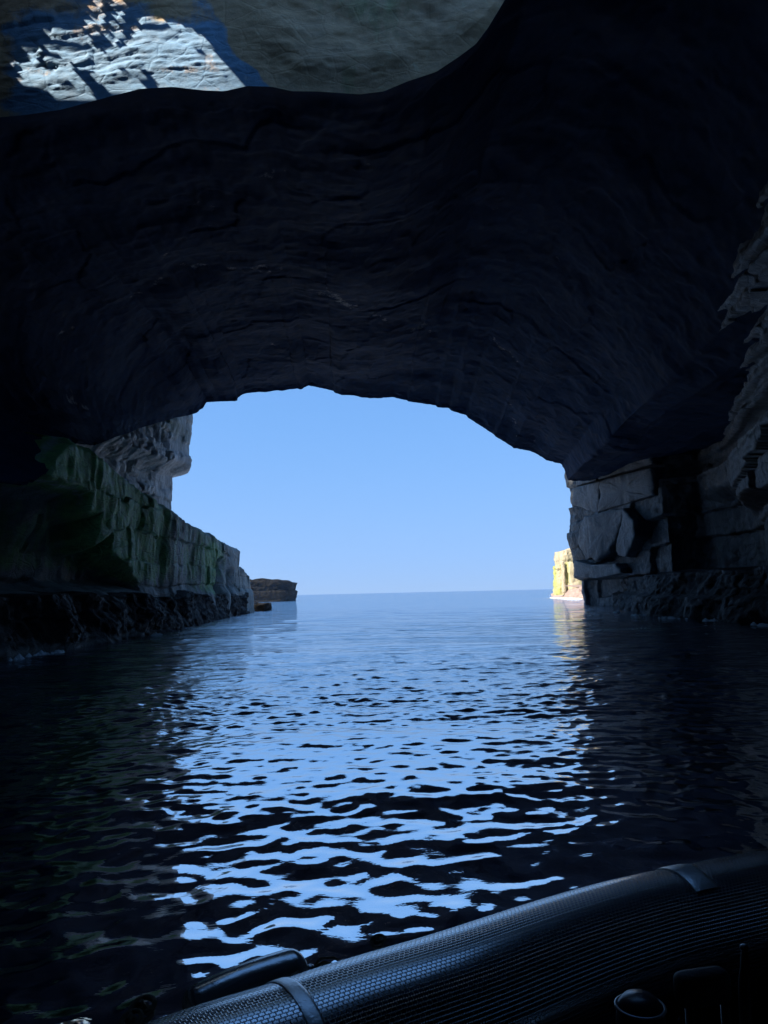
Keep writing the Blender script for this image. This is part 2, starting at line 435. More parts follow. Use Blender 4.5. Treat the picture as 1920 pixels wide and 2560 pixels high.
# bright lit patch painted pale blue-white into the wall colour, bounded on the right
edx = -4.35 - (Z - 16.9) * .62 + .25 * vnoise(X * 0, Z * 1.1, 0, 5)
inb = sstep(-9.5, -7.5, X - .0) * (X < edx)
D = .05 * fbm(X * .45, Z * .6, 1.0, 2, 61) + .16 * sstep(-4.5, -2.5, X) * fbm(X * .6, Z * .8, 4.0, 5, 62) + (.008 + .014 * sstep(-3.5, -5.5, X)) * fbm(X * 2.6, Z * 11, 2.0, 5, 63) + .006 * fbm(X * 7, Z * 18, 2.0, 3, 67) + .25 * (f ** .5)
st = blocky(X * 1.0, Z - .2 * X, 77, .38, 1.1, .14, .2) * sstep(-6.5, -8.5, X) * sstep(17.4, 17.9, Z)
D = D + st
Y = Y - D * np.minimum(1, f * 9 + .05)
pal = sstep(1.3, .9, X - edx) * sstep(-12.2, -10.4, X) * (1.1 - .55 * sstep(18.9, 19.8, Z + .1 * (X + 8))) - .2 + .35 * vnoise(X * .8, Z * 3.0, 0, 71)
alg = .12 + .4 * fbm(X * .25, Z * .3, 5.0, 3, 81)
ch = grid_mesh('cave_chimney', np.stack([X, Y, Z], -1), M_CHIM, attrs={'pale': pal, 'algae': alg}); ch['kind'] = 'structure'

# ------------------------------------------------------------------ the chamber above and behind the boat, and the headland over it
sec = [(-24, 4), (-14.5, 7), (-15.5, 12), (-15, 17), (-11, 18.3), (-4, 18.8), (4, 19.0), (10, 18.6), (14.5, 16.2), (17, 12.5), (20, 11), (31, 10)]
sp, _ = resample(sec, n=220, smooth=2)
Ys = np.linspace(19.9, -22, 180)
Pq = np.zeros((180, 220, 3)); Pq[..., 0] = sp[None, :, 0]; Pq[..., 2] = sp[None, :, 1]; Pq[..., 1] = Ys[:, None]
Pq[..., 2] += .9 * fbm(Pq[..., 0] * .15, Pq[..., 1] * .15, 0, 5, 101) * sstep(0, 4, 19.9 - Ys)[:, None] + .8 * sstep(4, 0, 19.9 - Ys)[:, None] * sstep(14, 17, Pq[..., 2]) + .2 * np.floor(2 * fbm(Pq[..., 0] * .2, Pq[..., 1] * .3, 9., 3, 103))
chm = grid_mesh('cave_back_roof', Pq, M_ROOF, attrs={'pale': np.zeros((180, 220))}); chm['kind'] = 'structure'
bm = bmesh.new(); bm.from_mesh(chm.data)       # open under the chimney
dead = [f_ for f_ in bm.faces if -6 < f_.calc_center_median().x < 9.2 and 9.5 < f_.calc_center_median().y < 20 and f_.calc_center_median().z > 14]
bmesh.ops.delete(bm, geom=dead, context='FACES'); bm.to_mesh(chm.data); bm.free()
xs = np.linspace(-26, 31, 200); zs = np.linspace(-2, 27, 100)
Pb = np.zeros((100, 200, 3)); Pb[..., 0] = xs; Pb[..., 2] = zs[:, None]
Pb[..., 1] = -20 + 1.2 * fbm(Pb[..., 0] * .15, Pb[..., 2] * .2, 0, 5, 107)
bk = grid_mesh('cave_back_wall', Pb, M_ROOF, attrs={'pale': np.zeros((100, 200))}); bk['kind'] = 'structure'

def inside(x, y, pg):
    c = False; n = len(pg); j = n - 1
    for i in range(n):
        xi, yi = pg[i]; xj, yj = pg[j]
        if (yi > y) != (yj > y) and x < (xj - xi) * (y - yi) / (yj - yi) + xi: c = not c
        j = i
    return c
SUNSPOTS = [[(624, 224), (380, 228), (250, 216), (90, 208), (38, 192), (52, 122), (110, 104), (160, 112), (210, 80), (300, 84), (330, 66), (440, 48), (500, 80), (560, 150)],
            [(92, 84), (100, 68), (200, 62), (290, 44), (292, 54), (205, 74), (112, 86)], [(205, 44), (222, 18), (236, -20), (256, -20), (240, 22), (222, 48)], [(250, 76), (268, 44), (286, -10), (304, -10), (290, 46), (266, 80)],
            [(330, 40), (380, 30), (410, 20), (414, 34), (372, 44)]]
def to_lid(px, py):
    q = at_depth(px, py, 21.8); k = (Ztop - q[2]) / SUN[2]
    return (q[0] + SUN[0] * k, q[1] + SUN[1] * k)
spots = [[to_lid(*q) for q in sp_] for sp_ in SUNSPOTS]
def sun_hole(x, y):  # unseen lid opening, shaped so the sun draws the bright wall patch
    jx = x + .12 * float(vnoise(x * 2.2, y * 2.2, 0, 3)); jy = y + .10 * float(vnoise(x * 2.2, y * 2.2, 5, 4))
    thr = -1.1 + 1.25 * min(1, max(0, (-10.2 - x) / 4.5))
    return any(inside(jx, jy, sp_) for sp_ in spots) and float(vnoise(x * 1.3, y * 5.5, 2, 6)) + .5 * float(vnoise(x * 3.1, y * 11, 2, 7)) > thr
def chim_hole(x, y): return -6.2 < x < 9.2 and 9.5 < y < (21.8 if x < 4.6 else 20)  # unseen opening, widened to let skylight onto the boat tube and chimney wall

liptop = [(v[0], v[1]) for v in toprow[::6]] + [(31, 74)]
poly = liptop + [(31, -22), (-27, -22), (-27, 24)]
bm = bmesh.new(); vv = {}
def gv(i, j):
    if (i, j) not in vv:
        x, y = i * .5, j * .5
        vv[(i, j)] = bm.verts.new((x, y, Ztop))
    return vv[(i, j)]
for i in range(-54, 62):
    for j in range(-44, 148):
        x, y = i * .5 + .25, j * .5 + .25
        if not inside(x, y, poly) or chim_hole(x, y): continue
        if -19 < x < -6.2 and 14 < y < 21.8:
            for a in range(5):
                for b in range(5):
                    x0, y0 = i * .5 + a * .1, j * .5 + b * .1
                    if sun_hole(x0 + .05, y0 + .05): continue
                    bm.faces.new([bm.verts.new((px_, py_, Ztop)) for px_, py_ in ((x0, y0), (x0 + .1, y0), (x0 + .1, y0 + .1), (x0, y0 + .1))])
        else: bm.faces.new((gv(i, j), gv(i + 1, j), gv(i + 1, j + 1), gv(i, j + 1)))
def quad(*p): bm.faces.new([bm.verts.new(q) for q in p])
quad((-27, -22, -2), (-27, 30, -2), (-27, 30, 26), (-27, -22, 26))
quad((31, -22, -2), (31, 74, -2), (31, 74, 26), (31, -22, 26))
quad((-27, 23.6, 4), (-16.6, 24.0, 4), (-16.6, 24.0, 26), (-27, 23.6, 26))
# unseen ridge added to block the sun; also the shaft's back and end walls
quad((-7.3, -8, 22), (-7.3, 22.5, 22), (-7.3, 22.5, 54), (-7.3, -8, 54))
quad((-7.3, 22.5, 22), (-7.0, 22.5, 22), (-7.0, 22.5, 54), (-7.3, 22.5, 54)); quad((-7.0, -8, 22), (-7.0, 22.5, 22), (-7.0, 22.5, 54), (-7.0, -8, 54)); quad((-7.3, -8, 54), (-7.0, -8, 54), (-7.0, 22.5, 54), (-7.3, 22.5, 54))
quad((-26, 17.4, 17), (-7.3, 17.4, 17), (-7.3, 17.4, 22.5), (-26, 17.4, 22.5)); quad((13.5, 17.4, 18), (31, 17.4, 18), (31, 17.4, 22.5), (13.5, 17.4, 22.5))
quad((-19.6, 17.4, 12), (-19.6, 25.4, 12), (-19.6, 25.4, 26), (-19.6, 17.4, 26))
quad((13.5, 2, 19.8), (13.5, 22.5, 19.5), (13.5, 22.5, 22.5), (13.5, 2, 22.5))
me = bpy.data.meshes.new('headland'); bm.to_mesh(me); bm.free()
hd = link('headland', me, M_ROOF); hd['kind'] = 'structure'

# ------------------------------------------------------------------ left rock ledge
TOPS = [(-30, 8.5), (24, 8.5), (26, 7.9), (29.5, 7.95), (33.8, 7.8), (39.6, 7.05), (42.9, 6.85), (43.9, 6.62), (44.9, 6.64), (45.6, 6.55), (47.0, 6.4), (48.7, 6.4), (49.0, 6.33), (50.4, 6.36), (51.0, 6.25), (52.6, 6.12), (55, 6.15),
        (56.6, 6.05), (58.0, 5.88), (63.5, 5.85), (68.2, 5.77), (68.3, 4.4), (70.5, 4.2), (72.6, 3.85), (73.9, 3.1), (74.3, 2.2), (80, 1.2)]
TY = np.array([a for a, b in TOPS]); TZ = np.array([b for a, b in TOPS])
ledge = thing('rock_ledge', 'long flat-topped rock ledge with green algae running along the left side of the cave', 'rock ledge', (-12, 45, 0))
led_path = [(-11.6, -22), (-11.6, 10), (-11.9, 25), (-12.3, 45), (-12.75, 66), (-12.95, 73.6), (-14.5, 75), (-24, 77)]

HOLLOW = [(-250, 1480), (-250, 850), (120, 1000), (186, 1092), (150, 1140), (116, 1182), (222, 1233), (219, 1276), (240, 1281), (255, 1283), (252, 1330), (248, 1363), (268, 1335), (280, 1319), (286, 1350), (289, 1382), (318, 1415), (347, 1445), (357, 1476), (357, 1484), (0, 1500)]
hol3 = []
for (a, b) in HOLLOW:          # the broken-away hollow, outlined on the ledge's own face
    dd = ray(a, b); sl = dd[0] / dd[1]
    Yh = -11.55 / (sl + .0165); hol3.append((Yh, EYE + dd[2] / dd[1] * Yh))
def poly_dist(u, v, pg):
    """signed distance (positive inside) from points to a polygon"""
    dm = np.full(u.shape, 1e9); ins = np.zeros(u.shape, bool); n = len(pg)
    for i in range(n):
        x1, y1 = pg[i]; x2, y2 = pg[(i + 1) % n]
        tx, ty = x2 - x1, y2 - y1
        tt = np.clip(((u - x1) * tx + (v - y1) * ty) / (tx * tx + ty * ty + 1e-9), 0, 1)
        dm = np.minimum(dm, np.hypot(u - x1 - tt * tx, v - y1 - tt * ty))
        cr = ((y1 > v) != (y2 > v)) & (u < (x2 - x1) * (v - y1) / (y2 - y1 + 1e-12) + x1)
        ins ^= cr
    return np.where(ins, dm, -dm)
def hollow(Y, Z):
    n = .3 * vnoise(Y * .5, Z * .9, 0, 7) + .12 * vnoise(Y * 1.7, Z * 2.2, 3, 8)
    dd = poly_dist(Y, Z, hol3) + n * .6
    near = sstep(28, 18, Y)
    return np.maximum(sstep(-.05, .7, dd), near)

def led_disp(w, z, X, Y):
    d = blocky(Y, z, 5, 1.5, 3.4, .4, .25) * .6 + .16 * fbm(Y * .5, z * .35, 0, 5, 6) + .07 * fbm(Y * .9, z * .5, 4, 4, 26) + .05 * fbm(Y * 2.6, z * .5, 2, 4, 16)
    d = d + .35 * vnoise(Y * .22, z * .08, 4, 9)
    # hanging flutes and two black clefts toward the outer end
    for yc, wd, zt, dep in ((58.5, 1.6, 4.7, 1.5), (63.5, 1.2, 4.0, 1.3), (66.5, .5, 3.7, .8)):
        d = d - dep * np.exp(-((Y - yc - .35 * (z - 3)) / wd) ** 2) * sstep(zt, zt - .6, z) 
    d = d - (1.7 + 3.0 * sstep(30, 25, Y)) * hollow(Y, z) * (1 + .25 * vnoise(Y * .4, z * .6, 0, 44))
    d = d + .25 * sstep(2.4, 1.7, z) 
    ztop = np.interp(Y, TY, TZ)
    d = d - .35 * sstep(.45, 0, ztop - z) ** 2
    return d
def led_algae(w, z, X, Y):
    a = 1.2 * sstep(47, 37, Y) * sstep(25.5, 27.5, Y) * sstep(1.9, 3.2, z) + .35 * sstep(30, 50, Y) * sstep(70, 55, Y)
    a = a + .45 * np.exp(-((Y - 55) / 2.2) ** 2) * sstep(6, 5, z) + .25 * vnoise(Y * .25, z * .5, 2, 12)
    return a - .6 * sstep(2.2, 1.5, z) - .75 * sstep(0.2, .9, hollow(Y, z)) + .5 * np.exp(-((Y - 27) / 2.0) ** 2 - ((z - 2.6) / .8) ** 2)
def led_pale(w, z, X, Y):
    a = .55 * np.exp(-((z - 5.55 + (Y - 28) * .02 - .0) / .25) ** 2) * sstep(31, 27, Y) * (1 - hollow(Y, z))
    a = a + .8 * np.exp(-((Y - 64.6) / .22) ** 2) * sstep(4.2, 5.2, z)
    a = a + .6 * np.exp(-(hollow(Y, z) - .25) ** 2 / .02) * sstep(40, 36, Y) * sstep(5.0, 5.6, z)
    return a
wall_sheet('cliff_face', led_path, -.5, lambda w, p: np.interp(p[:, 1], TY, TZ), led_disp, M_LEDGE, ledge, .1, .075, 1, cap=(.15, .5, 1.2, 3, 8, 15), attrs={'algae': led_algae, 'pale': led_pale})
shelf_path = [(-9.9, -22), (-10.2, 5), (-10.9, 20), (-10.55, 27), (-10.35, 35), (-10.8, 45), (-11.2, 51), (-11.95, 62), (-12.5, 71), (-13.2, 75.5), (-16, 79), (-24, 80)]
def shelf_disp(w, z, X, Y):
    back = np.interp(Y, [-20, 20, 35, 51, 62, 75], [.8, .5, .75, .5, .3, .15])
    d = -back * sstep(-.1, 1.9, z) * .92
    d = d + .28 * fbm(Y * .6, z * .9, 1, 5, 201) + .12 * fbm(Y * 2.4, z * 2.4, 3, 4, 207) + .3 * blocky(Y, z, 203, .5, 1.5, .5, .15)
    return d - .15
def shelf_pale(w, z, X, Y):   # barnacles and salt along the waterline
    return sstep(.95, .2, z + .35 * vnoise(Y * .5, 0, 0, 15)) * sstep(44, 24, Y) * .5 + .3 * np.exp(-((z - .12) / .1) ** 2) * sstep(55, 40, Y)
def shelf_top(w, p): return 1.7 + .22 * vnoise(p[:, 1] * .35, 0, 0, 33) + .12 * vnoise(p[:, 1] * 1.3, 0, 0, 34) - .8 * sstep(73, 78, p[:, 1])
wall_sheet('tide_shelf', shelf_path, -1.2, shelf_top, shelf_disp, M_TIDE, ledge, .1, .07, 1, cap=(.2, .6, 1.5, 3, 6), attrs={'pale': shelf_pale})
for o in ledge.children: o.matrix_parent_inverse = ledge.matrix_world.inverted()

# low shore rocks off the ledge's outer end
def boulder(name, cx, cy, sx, sy, h, mat, parent=None, seed=1, blk=.3, rot=0.0, zlo=-.8, attrs=None, cap=(.05, .15, .35, .65, 1.0), step=.12, topf=None, power=3.2, lean=0.0):
    th = np.linspace(0, 2 * math.pi, 65)
    ct, st_ = np.cos(th), np.sin(th)
    rr = (np.abs(ct) ** power + np.abs(st_) ** power) ** (-1 / power)
    X = rr * ct * sx; Y = rr * st_ * sy
    c, s = math.cos(rot), math.sin(rot)
    path = np.stack([cx + X * c - Y * s, cy + X * s + Y * c], -1)[::-1]
    def disp(w, z, X, Y):
        d = blk * (blocky(w, z, seed, max(.4, h * .22), max(.6, sx * .45), 1.0, .1) * .7) + .35 * blk * fbm(X * 1.2 / max(.3, blk), Y * 1.2 / max(.3, blk), z * 1.2 / max(.3, blk), 4, seed) + lean * sstep(0, h, z)
        return d - blk * .5 * sstep(.25 * h, 0, h - z) ** 2
    def zt(w, p):
        zz = h + .12 * h * vnoise(p[:, 0] * 1.2 / sx, p[:, 1] * 1.2 / sx, 0, seed + 4)
        return zz if topf is None else topf(p[:, 0], p[:, 1])
    return wall_sheet(name, path, zlo, zt, disp, mat, parent, step, step, -1, cap=cap, closed=True, attrs=attrs)
none_at = {'pale': lambda w, z, X, Y: z * 0}
sr = boulder('shore_rock', -13.6, 81.5, 1.5, 4.0, .75, M_ISLET, seed=301, blk=.35, attrs=none_at, step=.15, rot=.12)
tag(sr, 'low dark wave-washed rock at the foot of the left ledge, out toward the open sea', 'rock')

# ------------------------------------------------------------------ pale cliff outside the mouth on the left
scl_path = [(-20.5, 22), (-20.2, 30), (-19.6, 40), (-18.8, 50), (-17.3, 58), (-16.75, 61), (-17.6, 62.5), (-30, 66)]
def scl_disp(w, z, X, Y):
    d = .9 * blocky(Y * .8, z, 401, 2.3, 3.5, .6, .3) + .25 * fbm(Y * .5, z * .5, 0, 5, 403) + .12 * fbm(Y * 1.6, z * 1.6, 3, 5, 407) + .7 * blocky(Y, z, 409, .7, 1.1, .6, .2)
    k = sstep(55, 60, Y)
    d = d * (1 - .75 * k)
    d = d + 1.25 * sstep(11.2, 12.0, z + .3 * vnoise(Y * .5, z, 0, 2)) + .25 * sstep(13.5, 15.8, z)
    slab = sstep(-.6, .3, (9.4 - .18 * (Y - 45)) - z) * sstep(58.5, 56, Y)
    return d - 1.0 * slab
def scl_shade(w, z, X, Y):  # shadow band above the ledge, painted dark into the cliff colour
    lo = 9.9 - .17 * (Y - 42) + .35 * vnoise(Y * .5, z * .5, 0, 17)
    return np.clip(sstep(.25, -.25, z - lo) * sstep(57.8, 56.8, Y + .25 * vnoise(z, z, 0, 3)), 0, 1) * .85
cliff = wall_sheet('sea_cliff', scl_path, 3.0, 27, scl_disp, M_CLIFF, None, .11, .11, 1, attrs={'algae': lambda w, z, X, Y: .12 + .45 * sstep(12.5, 15, z) + .2 * vnoise(Y * .3, z * .3, 0, 3), 'shade': scl_shade})
tag(cliff, 'pale grey weathered cliff standing above the green ledge at the left of the cave mouth', 'cliff')

# ------------------------------------------------------------------ right blocky wall
rw = thing('rock_wall', 'dark blocky stone wall in stepped courses at the right of the cave mouth', 'rock wall', (18, 60, 0))
rw_path = [(30, 82), (24, 77.5), (18.4, 73.2), (17.35, 71.6), (17.5, 70.5), (20.6, 56.4), (22.8, 55.2), (22.6, 50), (21, 45), (19.4, 40), (17.6, 33), (16.3, 24), (15.4, 10), (15, -22)]
# silhouette courses of the seaward corner (height, push toward the sea)
COR = [(-1, -.5), (2.3, -.5), (2.32, -.15), (2.7, .0), (5.2, .12), (6.2, .42), (6.7, .36), (6.75, .12), (8.9, .2), (9.0, .32), (9.05, -.22), (10.9, -.3), (11.0, .1), (13, .3)]
CZ = np.array([a for a, b in COR]); CO = np.array([b for a, b in COR])
def rw_disp(w, z, X, Y):
    corner = np.exp(-((Y - 71.3) / 1.8) ** 2)
    blk = blocky(w, z + .10 * (Y - 60), 511, 2.1, 4.6, .8, .16)
    upz = sstep(9.0, 10.2, z) * sstep(68, 60, Y)
    beds = blocky(w, z + .02 * (Y - 60), 514, .5, 16.0, .42, .06)
    d = (blk * (1 - upz) + beds * upz) * (1 - .75 * corner) + .12 * fbm(w * .6, z * .6, 0, 5, 503) + .05 * fbm(w * 2.5, z * 2.5, 2, 3, 507)
    d = d + np.interp(z, CZ, CO) * corner
    # undercut below the lowest course
    d = d - 1.1 * sstep(2.6, 2.25, z) * sstep(50, 55, Y) * sstep(73, 70, Y)
    # deep recess behind the blocks
    d = d - 1.6 * np.exp(-((Y - 51.5) / 2.6) ** 2) * sstep(8.5, 7, z) - 2.2 * sstep(53, 44, Y) * sstep(28, 36, Y) * sstep(7.0, 6.4, z + .4 * vnoise(Y * .2, 0, 0, 5))
    # corbelled beds that carry the roof
    k = sstep(68, 58, Y) * (.12 + .88 * sstep(16, 26, Y))
    zz = z + .12 * vnoise(Y * .12, 0, 0, 21)
    for z0, st in ((9.6, -1.0), (10.7, 1.3), (11.2, .45), (11.8, .5), (12.3, .4), (12.9, .45), (13.5, .4), (14.2, .4)):
        ki = sstep(67 - 2.2 * (z0 - 9.6), 38 - 1.5 * (z0 - 9.6), Y + 2.5 * vnoise(z0 * 7.7, 0, 0, 9)) * (.12 + .88 * sstep(16, 26, Y))
        d = d + ki * st * sstep(z0 - .06, z0 + .06, zz)
    return d
def rw_alg(w, z, X, Y): return .1 + .3 * vnoise(Y * .1, z * .25, 0, 31) + .25 * sstep(45, 30, Y)
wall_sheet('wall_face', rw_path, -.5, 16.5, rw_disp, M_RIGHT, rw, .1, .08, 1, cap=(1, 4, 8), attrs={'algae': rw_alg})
foot_path = [(31, 84), (25, 79), (21.3, 73.5), (20.1, 70), (17.6, 58), (15.2, 48), (14.4, 44), (14.6, 40), (15.2, 31), (15.0, 22), (14, 8), (13, -22)]
def foot_disp(w, z, X, Y):
    back = np.interp(Y, [20, 31, 40, 48, 58, 66, 72, 80], [.5, .6, .7, .9, .7, .4, .25, .2])
    d = -back * sstep(.0, 2.2, z) 
    d = d - .35 * sstep(1.0, 1.2, z) * sstep(76, 66, Y)
    return d + .3 * fbm(Y * .5, z * .9, 1, 5, 521) + .4 * blocky(Y, z, 523, .6, 2.2, .5, .12) + .08 * fbm(Y * 2.5, z * 2.5, 3, 4, 527) - .1
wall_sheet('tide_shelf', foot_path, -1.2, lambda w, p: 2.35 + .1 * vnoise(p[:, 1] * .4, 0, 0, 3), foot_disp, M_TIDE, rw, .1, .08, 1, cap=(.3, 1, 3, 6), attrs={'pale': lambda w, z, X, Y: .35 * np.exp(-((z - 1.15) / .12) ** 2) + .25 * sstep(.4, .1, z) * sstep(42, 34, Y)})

# jointed blocks that stand proud of the wall
def slab(name, pts, thick, mat, parent, seed, step=.12):
    """pts: outline (x along the wall, z) on the wall plane given by u(px,py); extruded toward the cave"""
    pass
WA, WB = np.array([17.5, 70.5]), np.array([20.6, 56.4])
def on_wall(px, py):
    dd = ray(px, py); sl = dd[0] / dd[1]
    tX = (WB - WA)
    # point on line WA + k*tX with X = sl*Y
    k = (sl * WA[1] - WA[0]) / (tX[0] - sl * tX[1])
    q = WA + k * tX
    return k * np.linalg.norm(tX), EYE + dd[2] / dd[1] * q[1]
wdir = (WB - WA) / np.linalg.norm(WB - WA); wnrm = np.array([wdir[1], -wdir[0]])
if wnrm[0] > 0: wnrm = -wnrm
BLOCKS = [([(1443, 1262), (1441, 1222), (1520, 1202), (1512, 1262), (1506, 1286)], .55, .12),
          ([(1526, 1200), (1648, 1168), (1650, 1238), (1510, 1283), (1520, 1240)], .7, -.1),
          ([(1448, 1216), (1447, 1178), (1500, 1160), (1503, 1202)], .5, .1),
          ([(1508, 1200), (1505, 1160), (1590, 1118), (1640, 1100), (1648, 1160)], .6, .0),
          ([(1460, 1325), (1478, 1290), (1505, 1290), (1498, 1390), (1470, 1400), (1455, 1360)], .55, .2),
          ([(1502, 1290), (1545, 1275), (1590, 1268), (1566, 1330), (1540, 1380), (1512, 1405), (1500, 1392)], .95, -.35),
          ([(1592, 1270), (1622, 1300), (1618, 1340), (1580, 1392), (1556, 1390), (1545, 1378), (1568, 1330)], .8, .4),
          ([(1440, 1440), (1446, 1400), (1490, 1412), (1560, 1408), (1570, 1432), (1500, 1446)], .5, .1)]
for bi, (pl, th, tl) in enumerate(BLOCKS):
    uv = np.array([on_wall(*q) for q in pl])
    loop, _ = resample(np.vstack([uv, uv[:1]]), step=.11); loop = loop[:-1]
    cen = loop.mean(0)
    rowsb = []
    for sc_, dep in ((1.0, -1.2), (1.0, -.2), (1.0, th * .55), (.985, th * .85), (.95, th), (.8, th), (.6, th), (.35, th), (.12, th), (0.0, th)):
        q = cen + (loop - cen) * sc_
        nse = .09 * fbm(q[:, 0] * 1.3, q[:, 1] * 1.3, dep * 1.0, 5, 600 + bi)
        dp = dep + (nse if dep > 0 else 0) + (tl * (q[:, 0] - cen[0]) * .35 + .12 * (q[:, 1] - cen[1]) if dep > 0 else 0)
        e = (.06 * fbm(q[:, 0] * 2, q[:, 1] * 2, dep * 2, 3, 640 + bi)) if sc_ > .9 else 0
        qq = q + (loop - cen) * np.expand_dims(np.broadcast_to(e, len(q)), 1) * .5
        pos = WA + wdir * qq[:, :1] + wnrm * np.broadcast_to(dp, len(q))[:, None]
        rowsb.append(np.concatenate([pos, qq[:, 1:]], 1)[None])
    Pk = np.concatenate(rowsb, 0)
    # refine the rows so that noise shows on the face
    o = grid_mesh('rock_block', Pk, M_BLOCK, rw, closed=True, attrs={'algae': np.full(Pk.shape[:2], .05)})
for o in rw.children: o.matrix_parent_inverse = rw.matrix_world.inverted()

# ------------------------------------------------------------------ sunlit stack, far right
stk = thing('sea_stack', 'sunlit yellow lichen-covered sea stack beyond the right edge of the cave mouth', 'sea stack', (29, 122, 0))
def px_block(x0, x1, ytop0, ytop1, Yd, depth, name, mat, zlo, seed, alg, blk=.35):
    a = at_depth(x0, ytop0, Yd); b = at_depth(x1, ytop1, Yd)
    w = (b[0] - a[0]) / 2
    tf = lambda X, Y: a[2] + (b[2] - a[2]) * np.clip((X - a[0]) / (b[0] - a[0]), 0, 1) + .12 * vnoise(X * 1.5, Y * .7, 0, seed)
    return boulder(name, (a[0] + b[0]) / 2, Yd + depth / 2, w, depth / 2, max(a[2], b[2]), mat, stk, seed, blk, 0, zlo, {'algae': lambda ww, z, X, Y: alg + .35 * vnoise(X * .9, z * .25, Y * .5, seed + 3)}, topf=tf, power=6, step=.14)
px_block(1403, 1450, 1378, 1368, 122, 6, 'rock_column', M_STACK, .5, 701, .28, .25)
px_block(1392, 1470, 1413, 1409, 120, 3.5, 'rock_column', M_STACK, .5, 711, .62, .3)
px_block(1404, 1412, 1404, 1402, 119.4, 2, 'rock_column', M_STACK, .5, 721, .1, .15)
px_block(1421, 1480, 1405, 1407, 118.8, 3, 'rock_column', M_STACK, .5, 731, .4, .2)
plat = [at_height(*q, 0)[:2] for q in ((1378, 1490), (1390, 1493), (1410, 1496), (1442, 1497), (1480, 1506), (1500, 1510))]
plat = [(36.0, 170.0)] + [tuple(p) for p in plat] + [(24, 76)]
def plat_disp(w, z, X, Y): return -1.3 * sstep(-.2, 1.6, z) + .5 * fbm(Y * .25, z * .7, 0, 5, 741) + .35 * blocky(w, z, 743, .55, 3, 1.0, .2) - .2
wall_sheet('tide_shelf', plat, -1, lambda w, p: 1.75 + .5 * vnoise(p[:, 1] * .12, 0, 0, 3) + .25 * vnoise(p[:, 1] * .5, 0, 0, 4), plat_disp, M_STACKB, stk, .2, .12, 1, cap=(.4, 1.2, 3, 7), attrs={'algae': lambda w, z, X, Y: z * 0})
for o in stk.children: o.matrix_parent_inverse = stk.matrix_world.inverted()

# ------------------------------------------------------------------ islet, far left
isl = thing('rock_islet', 'low flat-topped dark rock islet beyond the end of the left ledge', 'islet', (-26, 175, 0))
ax = at_depth(741, 1498, 172)[0] - 1.6
ITOP = [at_depth(x, y, 170) for x, y in ((600, 1449), (634, 1450), (646, 1446), (662, 1446), (680, 1449), (690, 1448), (699, 1450), (716, 1456), (735, 1461), (739, 1472))]
IX = np.array([v[0] for v in ITOP]); IZ = np.array([v[2] for v in ITOP])
def itop(X, Y): return np.interp(X, IX, IZ) + .12 * vnoise(X * 1.1, Y * .5, 0, 5)
boulder('upper_bed', (ax - 40) / 2 - .3, 178, (ax + 40) / 2, 7, 5, M_ISLET, isl, 801, .5, 0, 2.2, topf=itop, power=7, step=.2, lean=1.1)
boulder('lower_bed', (ax - 40) / 2, 176, (ax + 40) / 2 + .25, 8, 2.45, M_ISLET, isl, 811, .5, 0, -1, topf=lambda X, Y: 2.35 + .25 * vnoise(X * .3, Y * .2, 0, 8), power=7, step=.2, lean=.7)
for o in isl.children: o.matrix_parent_inverse = isl.matrix_world.inverted()

# ------------------------------------------------------------------ sea
def sea():
    r = [1.2]
    while r[-1] < 700:
        q = r[-1]; r.append(q + max(.02, q * q / 1309 * .45, 0) if q < 300 else q * 1.25)
    r = np.array(r)
    a1 = np.arange(-36, 36.01, .115); a = np.concatenate([np.arange(-180, -36, 3.0), a1, np.arange(39, 180, 3.0)])
    th = np.radians(a)
    Rr, Th = np.meshgrid(r, th, indexing='ij')
    X = Rr * np.sin(Th); Y = Rr * np.cos(Th)
    dr = np.gradient(r)[:, None]; da = np.gradient(th)[None, :] * Rr
    sp = np.maximum(dr, .6 * da)
    rs = np.random.RandomState(21)
    Z = np.zeros_like(X); DX = np.zeros_like(X); DY = np.zeros_like(X)
    NW = 190
    # patches of stronger and weaker ripple
    gust = 1 + .45 * fbm(X * .09, Y * .16, 0, 3, 902)
    for i in range(NW + 36):
        lam = .13 * (9.0 / .13) ** ((i + rs.rand()) / NW)
        main = math.radians(-90 + 8)
        sprd = 60 if lam < 2 else 30
        an = main + math.radians(rs.randn() * sprd)
        k = 2 * math.pi / lam
        sl = SEA_SLOPE * (.8 if lam > 1.1 else 1.0) * math.exp(-((math.log(lam / .26)) / 1.25) ** 2)
        if i >= NW:                       # longer chop running in from the open sea
            lam = 1.0 * 5.5 ** ((i - NW + rs.rand()) / 36); an = main + math.radians(rs.randn() * 24); k = 2 * math.pi / lam; sl = .007
        att = np.clip((lam / sp - 1.6) / 2.0, 0, 1)
        kx, ky = math.cos(an) * k, math.sin(an) * k
        ph = kx * X + ky * Y + rs.rand() * 6.283
        g = gust if lam < 2.5 else 1
        am = sl / k * att * g
        Z += am * np.cos(ph); DX -= math.cos(an) * am * np.sin(ph) * .8; DY -= math.sin(an) * am * np.sin(ph) * .8
    P = np.stack([X + DX, Y + DY, Z], -1)
    return grid_mesh('sea', P, M_SEA, smooth=True, closed=True)
HAZE = .0003
SEA_SLOPE = .018

